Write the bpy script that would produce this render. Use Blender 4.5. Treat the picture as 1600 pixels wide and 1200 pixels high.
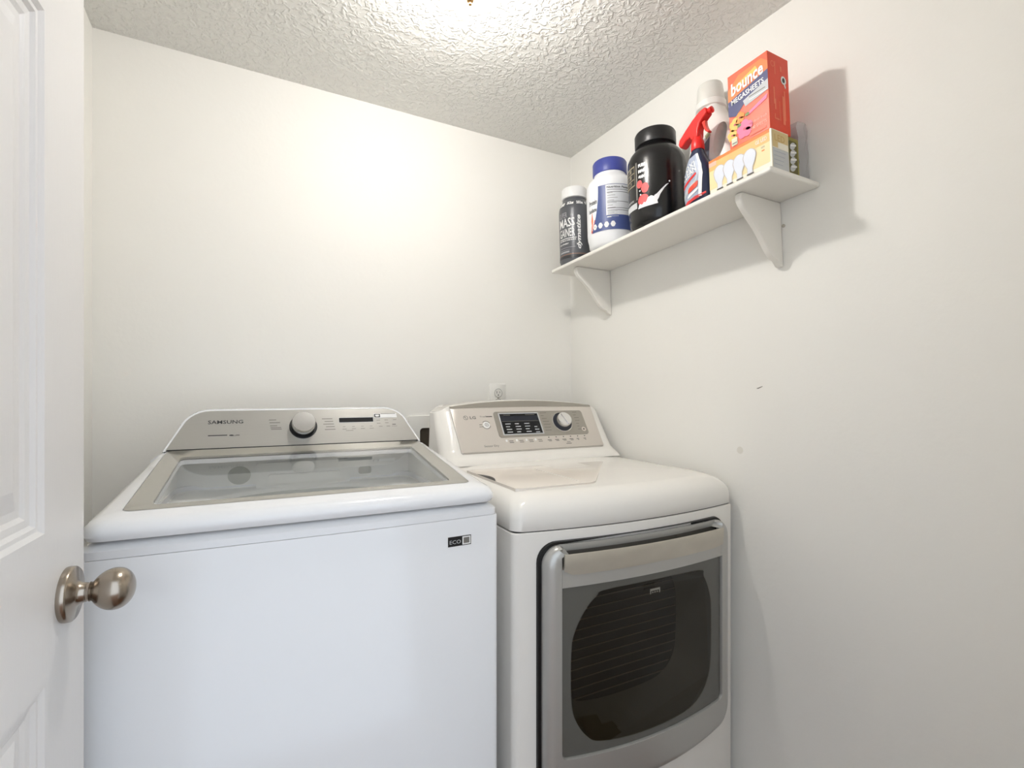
import bpy, math, random
from mathutils import Vector, Matrix
from math import sin, cos, pi, radians, sqrt, atan2
random.seed(4)
for o in list(bpy.data.objects): bpy.data.objects.remove(o, do_unlink=True)
S = bpy.context.scene
COL = S.collection

# ------------------------------------------------------------------ camera
cd = bpy.data.cameras.new('camera'); cam = bpy.data.objects.new('camera', cd); COL.objects.link(cam)
cd.sensor_fit = 'HORIZONTAL'; cd.sensor_width = 36.0
cd.lens = 36.0*780.07/1600.0
cd.shift_y = 14.26/1600.0
cd.clip_start = 0.02
cam.location = (-1.2257, -1.7376, 1.2454)
cam.rotation_euler = (pi/2, 0, -0.4975)
S.camera = cam
# ------------------------------------------------------------------ world: daylight in the hall behind the open doorway
w = bpy.data.worlds.new('world'); S.world = w; w.use_nodes = True
bg = w.node_tree.nodes['Background']; bg.inputs[0].default_value = (0.80, 0.89, 1.0, 1); bg.inputs[1].default_value = 1.22
# ------------------------------------------------------------------ exposure
S.view_settings.view_transform = 'Standard'; S.view_settings.look = 'None'
S.view_settings.gamma = 1; S.view_settings.use_curve_mapping = False
S.view_settings.exposure = 0.71
BULB = 292.0       # emission of the one bulb in the ceiling fixture
LAMP = Vector((-0.77, -0.70, 2.165))
W, H = 1.581, 2.24

# ------------------------------------------------------------------ materials
MATS = {}
def lin(c):
    return tuple((x/255/12.92) if x/255 <= .04045 else ((x/255+.055)/1.055)**2.4 for x in c)
def mat(name, rgb, rough=.5, metal=0.0, spec=.5, coat=0.0, noise=None, bump=None, raw=False):
    if name in MATS: return MATS[name]
    m = bpy.data.materials.new(name); m.use_nodes = True; MATS[name] = m
    nt = m.node_tree; b = nt.nodes['Principled BSDF']
    c = rgb if raw else lin(rgb)
    b.inputs['Base Color'].default_value = (*c, 1); b.inputs['Roughness'].default_value = rough
    b.inputs['Metallic'].default_value = metal; b.inputs['Specular IOR Level'].default_value = spec
    b.inputs['Coat Weight'].default_value = coat; b.inputs['Coat Roughness'].default_value = .06
    tc = nt.nodes.new('ShaderNodeTexCoord')
    if noise:      # (scale, amount, stretch)
        mp = nt.nodes.new('ShaderNodeMapping'); mp.inputs['Scale'].default_value = noise[2]
        n = nt.nodes.new('ShaderNodeTexNoise'); n.inputs['Scale'].default_value = noise[0]; n.inputs['Detail'].default_value = 4
        mx = nt.nodes.new('ShaderNodeMix'); mx.data_type = 'RGBA'
        mx.inputs[6].default_value = (*[x*(1-noise[1]) for x in c], 1); mx.inputs[7].default_value = (*[min(1, x*(1+noise[1])) for x in c], 1)
        nt.links.new(tc.outputs['Object'], mp.inputs[0]); nt.links.new(mp.outputs[0], n.inputs['Vector'])
        nt.links.new(n.outputs['Fac'], mx.inputs[0]); nt.links.new(mx.outputs[2], b.inputs['Base Color'])
    if bump:       # (scale, strength, distance, stretch)
        mp = nt.nodes.new('ShaderNodeMapping'); mp.inputs['Scale'].default_value = bump[3]
        n = nt.nodes.new('ShaderNodeTexNoise'); n.inputs['Scale'].default_value = bump[0]; n.inputs['Detail'].default_value = 3
        bp = nt.nodes.new('ShaderNodeBump'); bp.inputs['Strength'].default_value = bump[1]; bp.inputs['Distance'].default_value = bump[2]
        nt.links.new(tc.outputs['Object'], mp.inputs[0]); nt.links.new(mp.outputs[0], n.inputs['Vector'])
        nt.links.new(n.outputs['Fac'], bp.inputs['Height']); nt.links.new(bp.outputs[0], b.inputs['Normal'])
    return m
U1 = (1, 1, 1)
wall_m = mat('wall_paint', (245, 243, 237), .62, noise=(1.3, .012, U1), bump=(55, .12, .004, U1))
white_p = mat('white_satin_paint', (240, 237, 230), .32)
door_m = mat('door_paint', (232, 230, 228), .38, bump=(60, .22, .002, (6, 6, .35)))
trim_m = mat('trim_paint', (240, 238, 232), .35)
enamel = mat('white_enamel', (240, 241, 243), .12, spec=.5)
enamel_w = mat('warm_white_enamel', (243, 240, 234), .13, spec=.5)
plastic_w = mat('white_plastic', (242, 240, 234), .28)
gray_face = mat('brushed_gray_panel', (176, 174, 168), .34, metal=.35, noise=(30, .04, (1, 40, 40)))
gray_band = mat('gray_glass_border', (168, 165, 156), .08)
silver = mat('silver_plastic', (186, 185, 181), .3, metal=.45)
silver_l = mat('light_silver_panel', (216, 209, 200), .32, metal=.15)
strip_g = mat('gray_trim_strip', (163, 158, 148), .3, metal=.3)
steel = mat('brushed_steel', (196, 190, 178), .34, metal=.55, noise=(14, .12, (1, 1, 2)))
nickel = mat('satin_nickel', (165, 155, 143), .24, metal=1.0)
chrome = mat('chrome', (225, 225, 225), .1, metal=1.0)
dark_pl = mat('dark_plastic', (28, 29, 31), .35)
black_m = mat('black', (10, 10, 11), .4)
scr_m = mat('screen_black', (22, 24, 28), .12)
dglass = mat('smoked_gray_panel', (98, 97, 92), .18)
dcav = mat('dryer_inner_gray', (112, 106, 90), .35)
ddark = mat('dryer_dark_inner', (48, 36, 24), .4, noise=(3, .35, U1))
dlines = mat('window_line_brown', (120, 104, 84), .4)
ink_d = mat('ink_dark', (52, 52, 54), .5)
ink_g = mat('ink_gray', (120, 117, 112), .5)
ink_w = mat('ink_white', (240, 240, 238), .5)
ink_lg = mat('ink_light_gray', (196, 198, 200), .5)
drum_m = mat('drum_steel', (196, 199, 194), .4, metal=.25)
tub_pl = mat('tub_plastic', (250, 250, 246), .3)
wood = mat('floor_wood', (120, 84, 56), .4, noise=(5, .25, (1, 8, 1)))
brass = mat('brass', (190, 150, 95), .3, metal=.8)
# ceiling: knock-down texture
cm = mat('ceiling_texture', (232, 231, 226), .6)
nt = cm.node_tree; b = nt.nodes['Principled BSDF']
tc = nt.nodes.new('ShaderNodeTexCoord')
n1 = nt.nodes.new('ShaderNodeTexNoise'); n1.inputs['Scale'].default_value = 58; n1.inputs['Detail'].default_value = 2.2; n1.inputs['Distortion'].default_value = .9
r1 = nt.nodes.new('ShaderNodeValToRGB'); r1.color_ramp.elements[0].position = .47; r1.color_ramp.elements[1].position = .60
r1.color_ramp.interpolation = 'B_SPLINE'
bp = nt.nodes.new('ShaderNodeBump'); bp.inputs['Strength'].default_value = .7; bp.inputs['Distance'].default_value = .0042
nt.links.new(tc.outputs['Object'], n1.inputs['Vector']); nt.links.new(n1.outputs['Fac'], r1.inputs[0])
nt.links.new(r1.outputs[0], bp.inputs['Height']); nt.links.new(bp.outputs[0], b.inputs['Normal'])

def clear_mat(name, tint, gloss=.5, rough=.03, diff=0.0, ior=1.5):
    m = bpy.data.materials.new(name); m.use_nodes = True; nt = m.node_tree; nt.nodes.clear()
    out = nt.nodes.new('ShaderNodeOutputMaterial'); tr = nt.nodes.new('ShaderNodeBsdfTransparent'); tr.inputs[0].default_value = (*tint, 1)
    gl = nt.nodes.new('ShaderNodeBsdfGlossy'); gl.inputs['Roughness'].default_value = rough
    fr = nt.nodes.new('ShaderNodeFresnel'); ge = nt.nodes.new('ShaderNodeNewGeometry'); mr = nt.nodes.new('ShaderNodeMapRange')
    mr.inputs[3].default_value = ior; mr.inputs[4].default_value = 1/ior
    nt.links.new(ge.outputs['Backfacing'], mr.inputs[0]); nt.links.new(mr.outputs[0], fr.inputs[0])
    mx = nt.nodes.new('ShaderNodeMixShader'); nt.links.new(fr.outputs[0], mx.inputs[0])
    src = tr.outputs[0]
    if diff > 0:
        df = nt.nodes.new('ShaderNodeBsdfDiffuse'); df.inputs[0].default_value = (.9, .9, .9, 1)
        m2 = nt.nodes.new('ShaderNodeMixShader'); m2.inputs[0].default_value = diff
        nt.links.new(tr.outputs[0], m2.inputs[1]); nt.links.new(df.outputs[0], m2.inputs[2]); src = m2.outputs[0]
    nt.links.new(src, mx.inputs[1]); nt.links.new(gl.outputs[0], mx.inputs[2]); nt.links.new(mx.outputs[0], out.inputs[0])
    return m
lid_glass = clear_mat('lid_glass', (.99, .99, .985), ior=1.55)
door_glass = clear_mat('smoked_glass', (.42, .40, .36))
def emit_mat(name, rgb, s, base=(.9, .9, .9)):
    m = bpy.data.materials.new(name); m.use_nodes = True; b = m.node_tree.nodes['Principled BSDF']
    b.inputs['Base Color'].default_value = (*base, 1); b.inputs['Emission Color'].default_value = (*rgb, 1); b.inputs['Emission Strength'].default_value = s
    return m

# ------------------------------------------------------------------ helpers
def link(o, parent=None):
    COL.objects.link(o)
    if parent is not None: o.parent = parent
    return o
def obj(name, verts, faces, mats, parent=None, smooth=None, fm=None, bevel=0, bseg=2, loc=None, weld=False):
    me = bpy.data.meshes.new(name); me.from_pydata([tuple(v) for v in verts], [], faces); me.validate()
    if not isinstance(mats, (list, tuple)): mats = [mats]
    for m in mats: me.materials.append(m)
    if fm:
        for p, i in zip(me.polygons, fm): p.material_index = i
    import bmesh
    bm = bmesh.new(); bm.from_mesh(me)
    if weld: bmesh.ops.remove_doubles(bm, verts=bm.verts, dist=1e-5)
    bmesh.ops.recalc_face_normals(bm, faces=bm.faces)
    bm.to_mesh(me); bm.free()
    o = link(bpy.data.objects.new(name, me), parent)
    if bevel:
        md = o.modifiers.new('bevel', 'BEVEL'); md.width = bevel; md.segments = bseg; md.limit_method = 'ANGLE'; md.angle_limit = radians(35)
        for p in me.polygons: p.use_smooth = True
        me.set_sharp_from_angle(angle=radians(40))
    if smooth:
        for p in me.polygons: p.use_smooth = True
        me.set_sharp_from_angle(angle=radians(smooth))
    if loc: o.location = loc
    return o
class MB:
    def __init__(s): s.v = []; s.f = []; s.m = []
    def add(s, v, f, mi=0):
        k = len(s.v); s.v += [tuple(p) for p in v]; s.f += [tuple(i+k for i in q) for q in f]; s.m += [mi]*len(f); return s
    def box(s, x0, x1, y0, y1, z0, z1, mi=0):
        v = [(x, y, z) for z in (z0, z1) for y in (y0, y1) for x in (x0, x1)]
        return s.add(v, [(0, 1, 3, 2), (4, 6, 7, 5), (0, 4, 5, 1), (2, 3, 7, 6), (0, 2, 6, 4), (1, 5, 7, 3)], mi)
    def loft(s, loops, close=True, cap0=True, cap1=True, mi=0):
        n = len(loops[0]); v = [p for l in loops for p in l]; f = []
        for i in range(len(loops)-1):
            for j in range(n if close else n-1):
                f.append((i*n+j, i*n+(j+1) % n, (i+1)*n+(j+1) % n, (i+1)*n+j))
        if cap0: f.append(tuple(range(n)))
        if cap1: f.append(tuple((len(loops)-1)*n+j for j in range(n)))
        return s.add(v, f, mi)
    def lathe(s, prof, n=48, axis='z', org=(0, 0, 0), caps=(True, True), mi=0):
        L = []
        for r, h in prof:
            l = []
            for i in range(n):
                a = 2*pi*i/n; p = (r*cos(a), r*sin(a), h)
                if axis == 'x': p = (h, r*cos(a), r*sin(a))
                if axis == 'y': p = (r*cos(a), h, r*sin(a))
                l.append((p[0]+org[0], p[1]+org[1], p[2]+org[2]))
            L.append(l)
        return s.loft(L, cap0=caps[0], cap1=caps[1], mi=mi)
    def tube(s, pts, r, n=10, mi=0):
        pts = [Vector(p) for p in pts]; L = []; up = Vector((0, 0, 1))
        for i, p in enumerate(pts):
            d = (pts[min(i+1, len(pts)-1)]-pts[max(i-1, 0)]).normalized()
            a = d.cross(up)
            if a.length < .05: a = d.cross(Vector((1, 0, 0)))
            a.normalize(); bb = d.cross(a)
            rr = r[i] if isinstance(r, (list, tuple)) else r
            L.append([p+a*rr*cos(2*pi*k/n)+bb*rr*sin(2*pi*k/n) for k in range(n)])
        return s.loft(L, mi=mi)
    def prism(s, poly, fn, d0, d1, mi=0):    # polygon in 2D, fn(u,v,d)->xyz
        return s.loft([[fn(u, v, d0) for u, v in poly], [fn(u, v, d1) for u, v in poly]], mi=mi)
    def build(s, name, mats, parent=None, **k): return obj(name, s.v, s.f, mats, parent, fm=s.m, **k)

def rrect(x0, x1, y0, y1, r, n=6):
    r = max(r, 1e-5); P = []
    for cx, cy, a0 in ((x1-r, y0+r, -pi/2), (x1-r, y1-r, 0), (x0+r, y1-r, pi/2), (x0+r, y0+r, pi)):
        for i in range(n+1):
            a = a0+pi/2*i/n; P.append((cx+r*cos(a), cy+r*sin(a)))
    return P
def subdiv(P, m=6):      # insert points on long straight edges so that a bow can act
    out = []; n = len(P)//4
    for i, p in enumerate(P):
        q = P[(i+1) % len(P)]; k = m if i % n == n-1 else 1
        for j in range(k): out.append((p[0]+(q[0]-p[0])*j/k, p[1]+(q[1]-p[1])*j/k))
    return out
def empty(name, loc=(0, 0, 0), rot=(0, 0, 0)):
    o = bpy.data.objects.new(name, None); o.empty_display_size = .05; o.location = loc; o.rotation_euler = rot; COL.objects.link(o); return o
def tag(o, label, cat, group=None):
    o['label'] = label; o['category'] = cat
    if group: o['group'] = group
    return o
def struct(o): o['kind'] = 'structure'; return o

_txt = {}
def text2d(s, bold=0.0, shear=0.0):
    key = (s, bold, shear)
    if key in _txt: return _txt[key]
    c = bpy.data.curves.new('t', 'FONT'); c.body = s; c.size = 1; c.offset = bold; c.shear = shear; c.resolution_u = 2
    o = bpy.data.objects.new('t', c); COL.objects.link(o)
    dg = bpy.context.evaluated_depsgraph_get(); dg.update()
    me = bpy.data.meshes.new_from_object(o.evaluated_get(dg))
    v = [(p.co.x, p.co.y) for p in me.vertices]; f = [tuple(p.vertices) for p in me.polygons]
    bpy.data.objects.remove(o); bpy.data.curves.remove(c); bpy.data.meshes.remove(me)
    x0 = min(a for a, _ in v); x1 = max(a for a, _ in v); y0 = min(a for _, a in v); y1 = max(a for _, a in v)
    _txt[key] = ([((a-x0)/(x1-x0), (bb-y0)/(y1-y0)) for a, bb in v], f); return _txt[key]
class Art:
    """printed marks laid on a surface: fn(u, v, height) -> xyz"""
    def __init__(s, fn, step=None): s.fn = fn; s.mb = MB(); s.mats = []; s.step = step
    def mi(s, m):
        if m not in s.mats: s.mats.append(m)
        return s.mats.index(m)
    def grid(s, x0, x1, y0f, y1f, m, L=1):
        k = max(1, int((x1-x0)/s.step)) if s.step else 1
        f0 = y0f if callable(y0f) else (lambda x: y0f); f1 = y1f if callable(y1f) else (lambda x: y1f)
        v = []
        for i in range(k+1):
            x = x0+(x1-x0)*i/k
            v += [s.fn(x, f0(x), L*.00025), s.fn(x, f1(x), L*.00025)]
        s.mb.add(v, [(2*i, 2*i+2, 2*i+3, 2*i+1) for i in range(k)], s.mi(m)); return s
    rect = grid
    def poly(s, pts, m, L=1):
        if s.step:
            us = [p[0] for p in pts]; u0, u1 = min(us), max(us); n = max(1, int((u1-u0)/s.step+.5))
            def span(u):
                c = []
                for i in range(len(pts)):
                    (ua, va), (ub, vb) = pts[i], pts[(i+1) % len(pts)]
                    if (ua-u)*(ub-u) <= 0 and ua != ub: c.append(va+(vb-va)*(u-ua)/(ub-ua))
                return (min(c), max(c)) if c else None
            e = (u1-u0)*1e-4; cols = []
            for i in range(n+1):
                u = u0+(u1-u0)*i/n; u = min(max(u, u0+e), u1-e); sp = span(u)
                if sp: cols.append((u, sp))
            v = []
            for u, (a_, b_) in cols: v += [s.fn(u, a_, L*.00025), s.fn(u, b_, L*.00025)]
            s.mb.add(v, [(2*i, 2*i+2, 2*i+3, 2*i+1) for i in range(len(cols)-1)], s.mi(m)); return s
        s.mb.add([s.fn(u, v, L*.00025) for u, v in pts], [tuple(range(len(pts)))], s.mi(m)); return s
    def disc(s, cx, cy, rx, ry, m, L=1, n=20): return s.poly([(cx+rx*cos(2*pi*i/n), cy+ry*sin(2*pi*i/n)) for i in range(n)], m, L)
    def ring(s, cx, cy, r, t, m, L=1, a0=0, a1=2*pi, n=28):
        v = []
        for i in range(n+1):
            a = a0+(a1-a0)*i/n; v += [s.fn(cx+r*cos(a), cy+r*sin(a), L*.00025), s.fn(cx+(r-t)*cos(a), cy+(r-t)*sin(a), L*.00025)]
        s.mb.add(v, [(2*i, 2*i+2, 2*i+3, 2*i+1) for i in range(n)], s.mi(m)); return s
    def text(s, t, x0, y0, w, h, m, L=1, bold=0.0, shear=0.0, rot=0.0):
        v, f = text2d(t, bold, shear); c, si = cos(rot), sin(rot)
        s.mb.add([s.fn(x0+a*w*c-bb*h*si, y0+a*w*si+bb*h*c, L*.00025) for a, bb in v], f, s.mi(m)); return s
    def build(s, name, parent): return s.mb.build(name, s.mats, parent)

# ================================================================== THE ROOM
def slab(name, *a, m=wall_m): return struct(MB().box(*a).build(name, m))
YF = -1.625       # inner face of the wall with the doorway
DX0, DX1 = -1.492, -0.715
slab('wall_back', -W-.12, .12, 0, .12, 0, H)
slab('wall_right', 0, .12, YF-.115, 0, 0, H)
slab('wall_left', -W-.12, -W, YF-.115, 0, 0, H)
mb = MB().box(-W-.12, DX0, YF-.115, YF, 0, H).box(DX1, .12, YF-.115, YF, 0, H).box(DX0, DX1, YF-.115, YF, 2.06, H)
struct(mb.build('wall_front', wall_m))
struct(MB().box(-W-.12, .12, YF-.115, .12, H, H+.1).build('ceiling', cm))
slab('floor', -W-1.6, 1.4, -4.2, .12, -.08, 0, m=wood)
mb = MB().box(-.69, -.012, -.012, 0, 0, .09).box(-W, -1.45, -.012, 0, 0, .09)
struct(MB().box(-W, 0, -.012, 0, 0, .09).build('baseboard_back', trim_m, bevel=.003))
struct(MB().box(-.012, 0, YF, -.012, 0, .09).build('baseboard_right', trim_m, bevel=.003))
# marks on the right wall
mk = mat('wall_scuff', (232, 229, 220), .7); mk2 = mat('wall_scratch', (130, 126, 118), .7)

# ------------------------------------------------------------------ door (open, latch edge towards the washer)
dth = radians(4.6)
door = empty('door_1', (-1.4187, -0.8385, 0), (0, 0, -dth)); struct(door)
# local: +x = visible face normal, -y runs to the hinge; face plane x=0, thickness behind
DW, DT, DH = .762, .035, 2.03
def door_face():
    mb = MB()
    ts = [0, .122, .327, .435, .640, DW]          # stile, panel, mid stile, panel, stile
    zs = [.01, .24, .90, 1.08, 1.695, 1.79, 1.915, DH]
    panels = {(1, 1), (3, 1), (1, 3), (3, 3), (1, 5), (3, 5)}
    prof = [(0, 0), (.005, -.0045), (.010, -.0045), (.014, -.0085), (.022, -.0095), (.027, -.0125), (.036, -.0125), (.060, -.005)]
    for i in range(5):
        for j in range(7):
            t0, t1, z0, z1 = ts[i], ts[i+1], zs[j], zs[j+1]
            if (i, j) in panels:
                L = []
                for ins, d in prof:
                    L.append([(d, -(t0+ins), z0+ins), (d, -(t1-ins), z0+ins), (d, -(t1-ins), z1-ins), (d, -(t0+ins), z1-ins)])
                mb.loft(L, cap0=False, cap1=True)
            else:
                mb.add([(0, -t0, z0), (0, -t1, z0), (0, -t1, z1), (0, -t0, z1)], [(0, 1, 2, 3)])
    mb.add([(0, 0, .01), (-DT, 0, .01), (-DT, 0, DH), (0, 0, DH)], [(0, 1, 2, 3)])
    mb.add([(0, -DW, .01), (-DT, -DW, .01), (-DT, -DW, DH), (0, -DW, DH)], [(0, 1, 2, 3)])
    mb.add([(-DT, 0, .01), (-DT, -DW, .01), (-DT, -DW, DH), (-DT, 0, DH)], [(0, 1, 2, 3)])
    mb.add([(0, 0, DH), (-DT, 0, DH), (-DT, -DW, DH), (0, -DW, DH)], [(0, 1, 2, 3)])
    mb.add([(0, 0, .01), (-DT, 0, .01), (-DT, -DW, .01), (0, -DW, .01)], [(0, 1, 2, 3)])
    return mb
door_face().build('door_leaf', door_m, door)
prof = [(.0345, 0), (.0350, .003), (.0345, .0075), (.0325, .0095), (.0165, .0125), (.0130, .0165), (.0120, .022)]
kc = (0, -.0602, .986)
MB().lathe(prof, axis='x', org=kc).build('rosette', nickel, door, smooth=50)
prof = [(.0118, .019), (.0122, .0215), (.0112, .0225), (.0112, .0238), (.0125, .0245), (.0125, .0255)]
MB().lathe(prof, axis='x', org=kc).build('knob_neck', nickel, door, smooth=30)
prof = [(.0118, .0250)]
for i in range(1, 25):
    a_ = pi*(.14+.86*i/24); prof.append((max(.0004, .0268*sin(a_)*(1-.10*cos(a_))), .0250+.0485*(1-cos(a_))/2))
MB().lathe(prof, axis='x', org=kc).build('door_knob', nickel, door, smooth=60)

# ------------------------------------------------------------------ ceiling light
cl = tag(empty('ceiling_light', (LAMP.x, LAMP.y, H)), 'small round glass ceiling light, switched on, above the two machines', 'ceiling light')
MB().lathe([(.090, 0), (.097, -.006), (.097, -.034), (.094, -.036), (.091, -.034), (.089, -.012), (.05, -.010)], caps=(True, True)).build('base_pan', white_p, cl, smooth=40)
shade = emit_mat('lamp_glass', (1, .97, .92), 3.0); 
shade = clear_mat('lamp_glass', (.97, .97, .97), diff=.06, rough=.1)
pr_ = [(.088, -.030), (.0895, -.038), (.0895, -.046), (.088, -.056), (.084, -.072), (.068, -.088), (.045, -.099), (.02, -.104), (.004, -.105)]
MB().lathe(pr_, n=64, caps=(False, True)).build('glass_shade', shade, cl, smooth=80)
MB().lathe([(.004, -.018), (.013, -.020), (.013, -.045), (.011, -.05)], n=24, caps=(False, True)).build('lamp_socket', white_p, cl, smooth=40)
bulb_m = emit_mat('bulb_glow', (1, .97, .935), BULB)
MB().lathe([(.011, -.046), (.020, -.058), (.027, -.070), (.028, -.080), (.022, -.090), (.010, -.096), (.001, -.097)], n=32, caps=(True, True)).build('light_bulb', bulb_m, cl, smooth=80)
MB().lathe([(.009, -.1045), (.007, -.109), (.0035, -.111), (.004, -.116), (.001, -.118)], n=20).build('finial', brass, cl, smooth=60)

# ------------------------------------------------------------------ duplex outlet on the back wall
ox, oz = -.3463, 1.2258
ou = tag(empty('wall_outlet', (ox, 0, oz)), 'white duplex outlet plate on the back wall above the dryer console', 'wall outlet')
L = [[(x, -d, z) for x, z in rrect(-.035+i, .035-i, -.057+i, .057-i, .003)] for d, i in ((0, 0), (.003, 0), (.0055, .003))]
MB().loft(L).build('cover_plate', plastic_w, ou, smooth=40)
for sz in (.0195, -.0195):
    P = [(x, z+sz) for x, z in rrect(-.0165, .0165, -.0138, .0138, .011)]
    r_ = MB().loft([[(x, -.005, z) for x, z in P], [(x, -.0068, z) for x, z in P]]).build('receptacle', white_p, ou, smooth=40)
    a = Art(lambda u, v, h, sz=sz: (u, -.0069-h, v+sz))
    a.ring(0, 0, .0172, .0012, ink_g).rect(-.0075, -.0055, -.001, .008, ink_d).rect(.0055, .0073, 0, .007, ink_d).disc(0, -.0075, .0024, .0026, ink_d)
    a.build('slots', r_)
MB().lathe([(.003, -.0055), (.0028, -.0065), (.0005, -.007)], n=16, axis='y').build('screw', steel, ou, smooth=40)

# ------------------------------------------------------------------ washer outlet box (in the back wall)
wb = tag(empty('washer_outlet_box', (-.60, 0, 1.06)), 'white recessed utility box in the back wall between washer and dryer', 'utility box')
out = rrect(-.105, .105, -.13, .105, .006); inn = rrect(-.062, .062, -.10, .060, .012)
mb = MB().loft([[(x, 0, z) for x, z in out], [(x, -.007, z) for x, z in out], [(x*.985, -.009, z*.985) for x, z in out], [(x, -.009, z) for x, z in inn], [(x, -.002, z) for x, z in inn]], cap0=False, cap1=False)
mb.build('frame', plastic_w, wb, smooth=35)
MB().loft([[(x, -.001, z) for x, z in rrect(-.064, .064, -.102, .062, .012)], [(x, -.003, z) for x, z in rrect(-.064, .064, -.102, .062, .012)]]).build('recess', mat('box_recess', (70, 62, 52), .8), wb)

# ================================================================== WASHER  (local frame: x centre, y=0 front, +y to the wall)
wt = .03938
washer = tag(empty('washing_machine', (-1.0970, -.7887, 0), (0, 0, -wt)), 'white top-load washing machine with grey console and glass lid, left of the dryer', 'washing machine')
bow = lambda x, k, hw: -k*(1-min(1, (x/hw)**2))
def bowed(P, k, hw, y_mid=.3):   # move the front half forward
    return [(x, y+(bow(x, k, hw) if y < y_mid else 0)) for x, y in P]
def wl(x0, x1, y0, y1, r, z, k=.009):
    return [(x, y, z) for x, y in bowed(subdiv(rrect(x0, x1, y0, y1, r), 10), k, .343)]
mb = MB()
mb.loft([wl(-.348, .348, .0, .68, .014, .03), wl(-.348, .348, .0, .68, .014, .9895), wl(-.3475, .3475, .0015, .68, .014, .9915), wl(-.344, .344, .004, .68, .014, .9918)], cap1=False)
mb.build('cabinet', enamel, washer, smooth=40)
for sx in (-1, 1):
    for yy in (.07, .61):
        MB().lathe([(.022, 0), (.022, .012), (.012, .014), (.012, .035)], n=20, org=(sx*.29, yy, 0)).build('levelling_foot', dark_pl, washer, smooth=40)
# top cover: step, chamfer, opening into the tub
cav = lambda z, i=0: [(x, y, z) for x, y in subdiv(rrect(-.287+i, .287-i, .030+i, .502-i, .05), 10)]
mb = MB()
L = [wl(-.3455, .3455, .003, .68, .014, .9922), wl(-.3455, .3455, .003, .68, .014, 1.0045), wl(-.3435, .3435, .005, .68, .014, 1.0065),
     wl(-.333, .333, .017, .67, .03, 1.0165), wl(-.327, .327, .024, .665, .03, 1.0168)]
L.append(cav(1.0168))
L.append(cav(1.006, .003))
mb.loft(L, cap0=False, cap1=False)
mb.build('top_cover', enamel, washer, smooth=40)
# tub rim: rounded rectangle down to the round drum mouth
def radial(z, k=1.0):
    return [(.274*k*cos(a_), .247+.248*k*sin(a_), z) for a_ in [atan2((y-.266)/.87, x) for x, y, _ in cav(z)]]
MB().loft([cav(1.006, .001), cav(1.002, .003), radial(1.000), radial(.996, .985), radial(.985, .975)], cap0=False, cap1=False).build('tub_rim', tub_pl, washer, smooth=50)
MB().loft([radial(.990, .965), radial(.97, .955), radial(.84, .95)], cap0=False).build('drum', drum_m, washer, smooth=50)
# splash wall behind the drum (seen through the glass), with detergent drawer
bw = MB()
bw.add([(-.285, .50, .999), (.285, .50, .999), (.285, .50, 1.10), (-.285, .50, 1.10)], [(0, 1, 2, 3)])
for s_ in (-1, 1):
    bw.add([(s_*.285, .50, .999), (s_*.30, .06, 1.01), (s_*.30, .06, 1.045), (s_*.285, .50, 1.10)], [(0, 1, 2, 3)])
bw.build('inner_wall', tub_pl, washer)
a = Art(lambda u, v, h: (u, .4995-h, v)); gl_ = mat('inner_gray_cap', (176, 180, 172), .4)
a.disc(-.152, 1.035, .026, .023, gl_, n=28)
a.build('dispenser_cap', washer); a = Art(lambda u, v, h: (u, .4995-h, v))
a.poly([(x, z) for x, z in rrect(.143, .178, 1.018, 1.038, .006)], gl_)
a.build('bleach_cap', washer)
dr = MB()
dr.loft([[(x, y, z) for x, z in rrect(-.114, .1185, .992, 1.064, .008)] for y in (.4985, .488)])
dr.loft([[(x, y, z) for x, z in rrect(-.085, .095, 1.010, 1.034, .006)] for y in (.488, .478)])
dr.build('detergent_drawer', tub_pl, washer, smooth=35)
# lid
PZ = lambda y: 1.051+.13*y
HG = .299
def lid_loop(i, g, zlow=1.032, mode=0):
    P = subdiv(rrect(-.3445+i, .3445-i, -.002+i*.9, .452, .030-.4*min(i, .03)), 12)
    out = []
    for x, y in bowed(P, .006, .343, .2):
        tp = min(1, max(0, y/.452)); xx = x*(1-.045*tp*g)
        zl = zlow if y < .447 else PZ(y)-.020+(zlow-1.032)*.3
        out.append((xx, y, zl+(PZ(y)-.002-zl)*g))
    return out
lg = subdiv(rrect(-HG, HG, .036, .450, .014), 12)
win = subdiv(rrect(-.262, .262, .058, .382, .012), 12)
L = [lid_loop(.012, 0, 1.0185), lid_loop(.004, 0, 1.0195), lid_loop(0, 0, 1.026), lid_loop(0, 0, 1.033), lid_loop(.003, .40), lid_loop(.009, .75), lid_loop(.020, .95), lid_loop(.034, 1.0)]
L.append([(x, y, PZ(y)) for x, y in lg]); L.append([(x, y, PZ(y)-.0025) for x, y in lg])
L.append([(x, y, PZ(y)-.006) for x, y in win]); L.append([(x, y, PZ(y)-.016) for x, y in win])
mb = MB().loft(L, cap0=False, cap1=False)
lid = mb.build('lid', enamel, washer, smooth=32)
mb = MB().loft([[(x, y, PZ(y)+.0002) for x, y in subdiv(rrect(-HG+.001, HG-.001, .037, .449, .013), 12)], [(x, y, PZ(y)+.0008) for x, y in subdiv(rrect(-HG+.002, HG-.002, .038, .448, .013), 12)], [(x, y, PZ(y)+.0008) for x, y in win], [(x, y, PZ(y)-.004) for x, y in win]], cap0=False, cap1=False)
mb.build('glass_border', gray_band, lid, smooth=30)
MB().add([(x, y, PZ(y)+.0008) for x, y in win], [tuple(range(len(win)))]).build('window_pane', lid_glass, lid)
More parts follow.
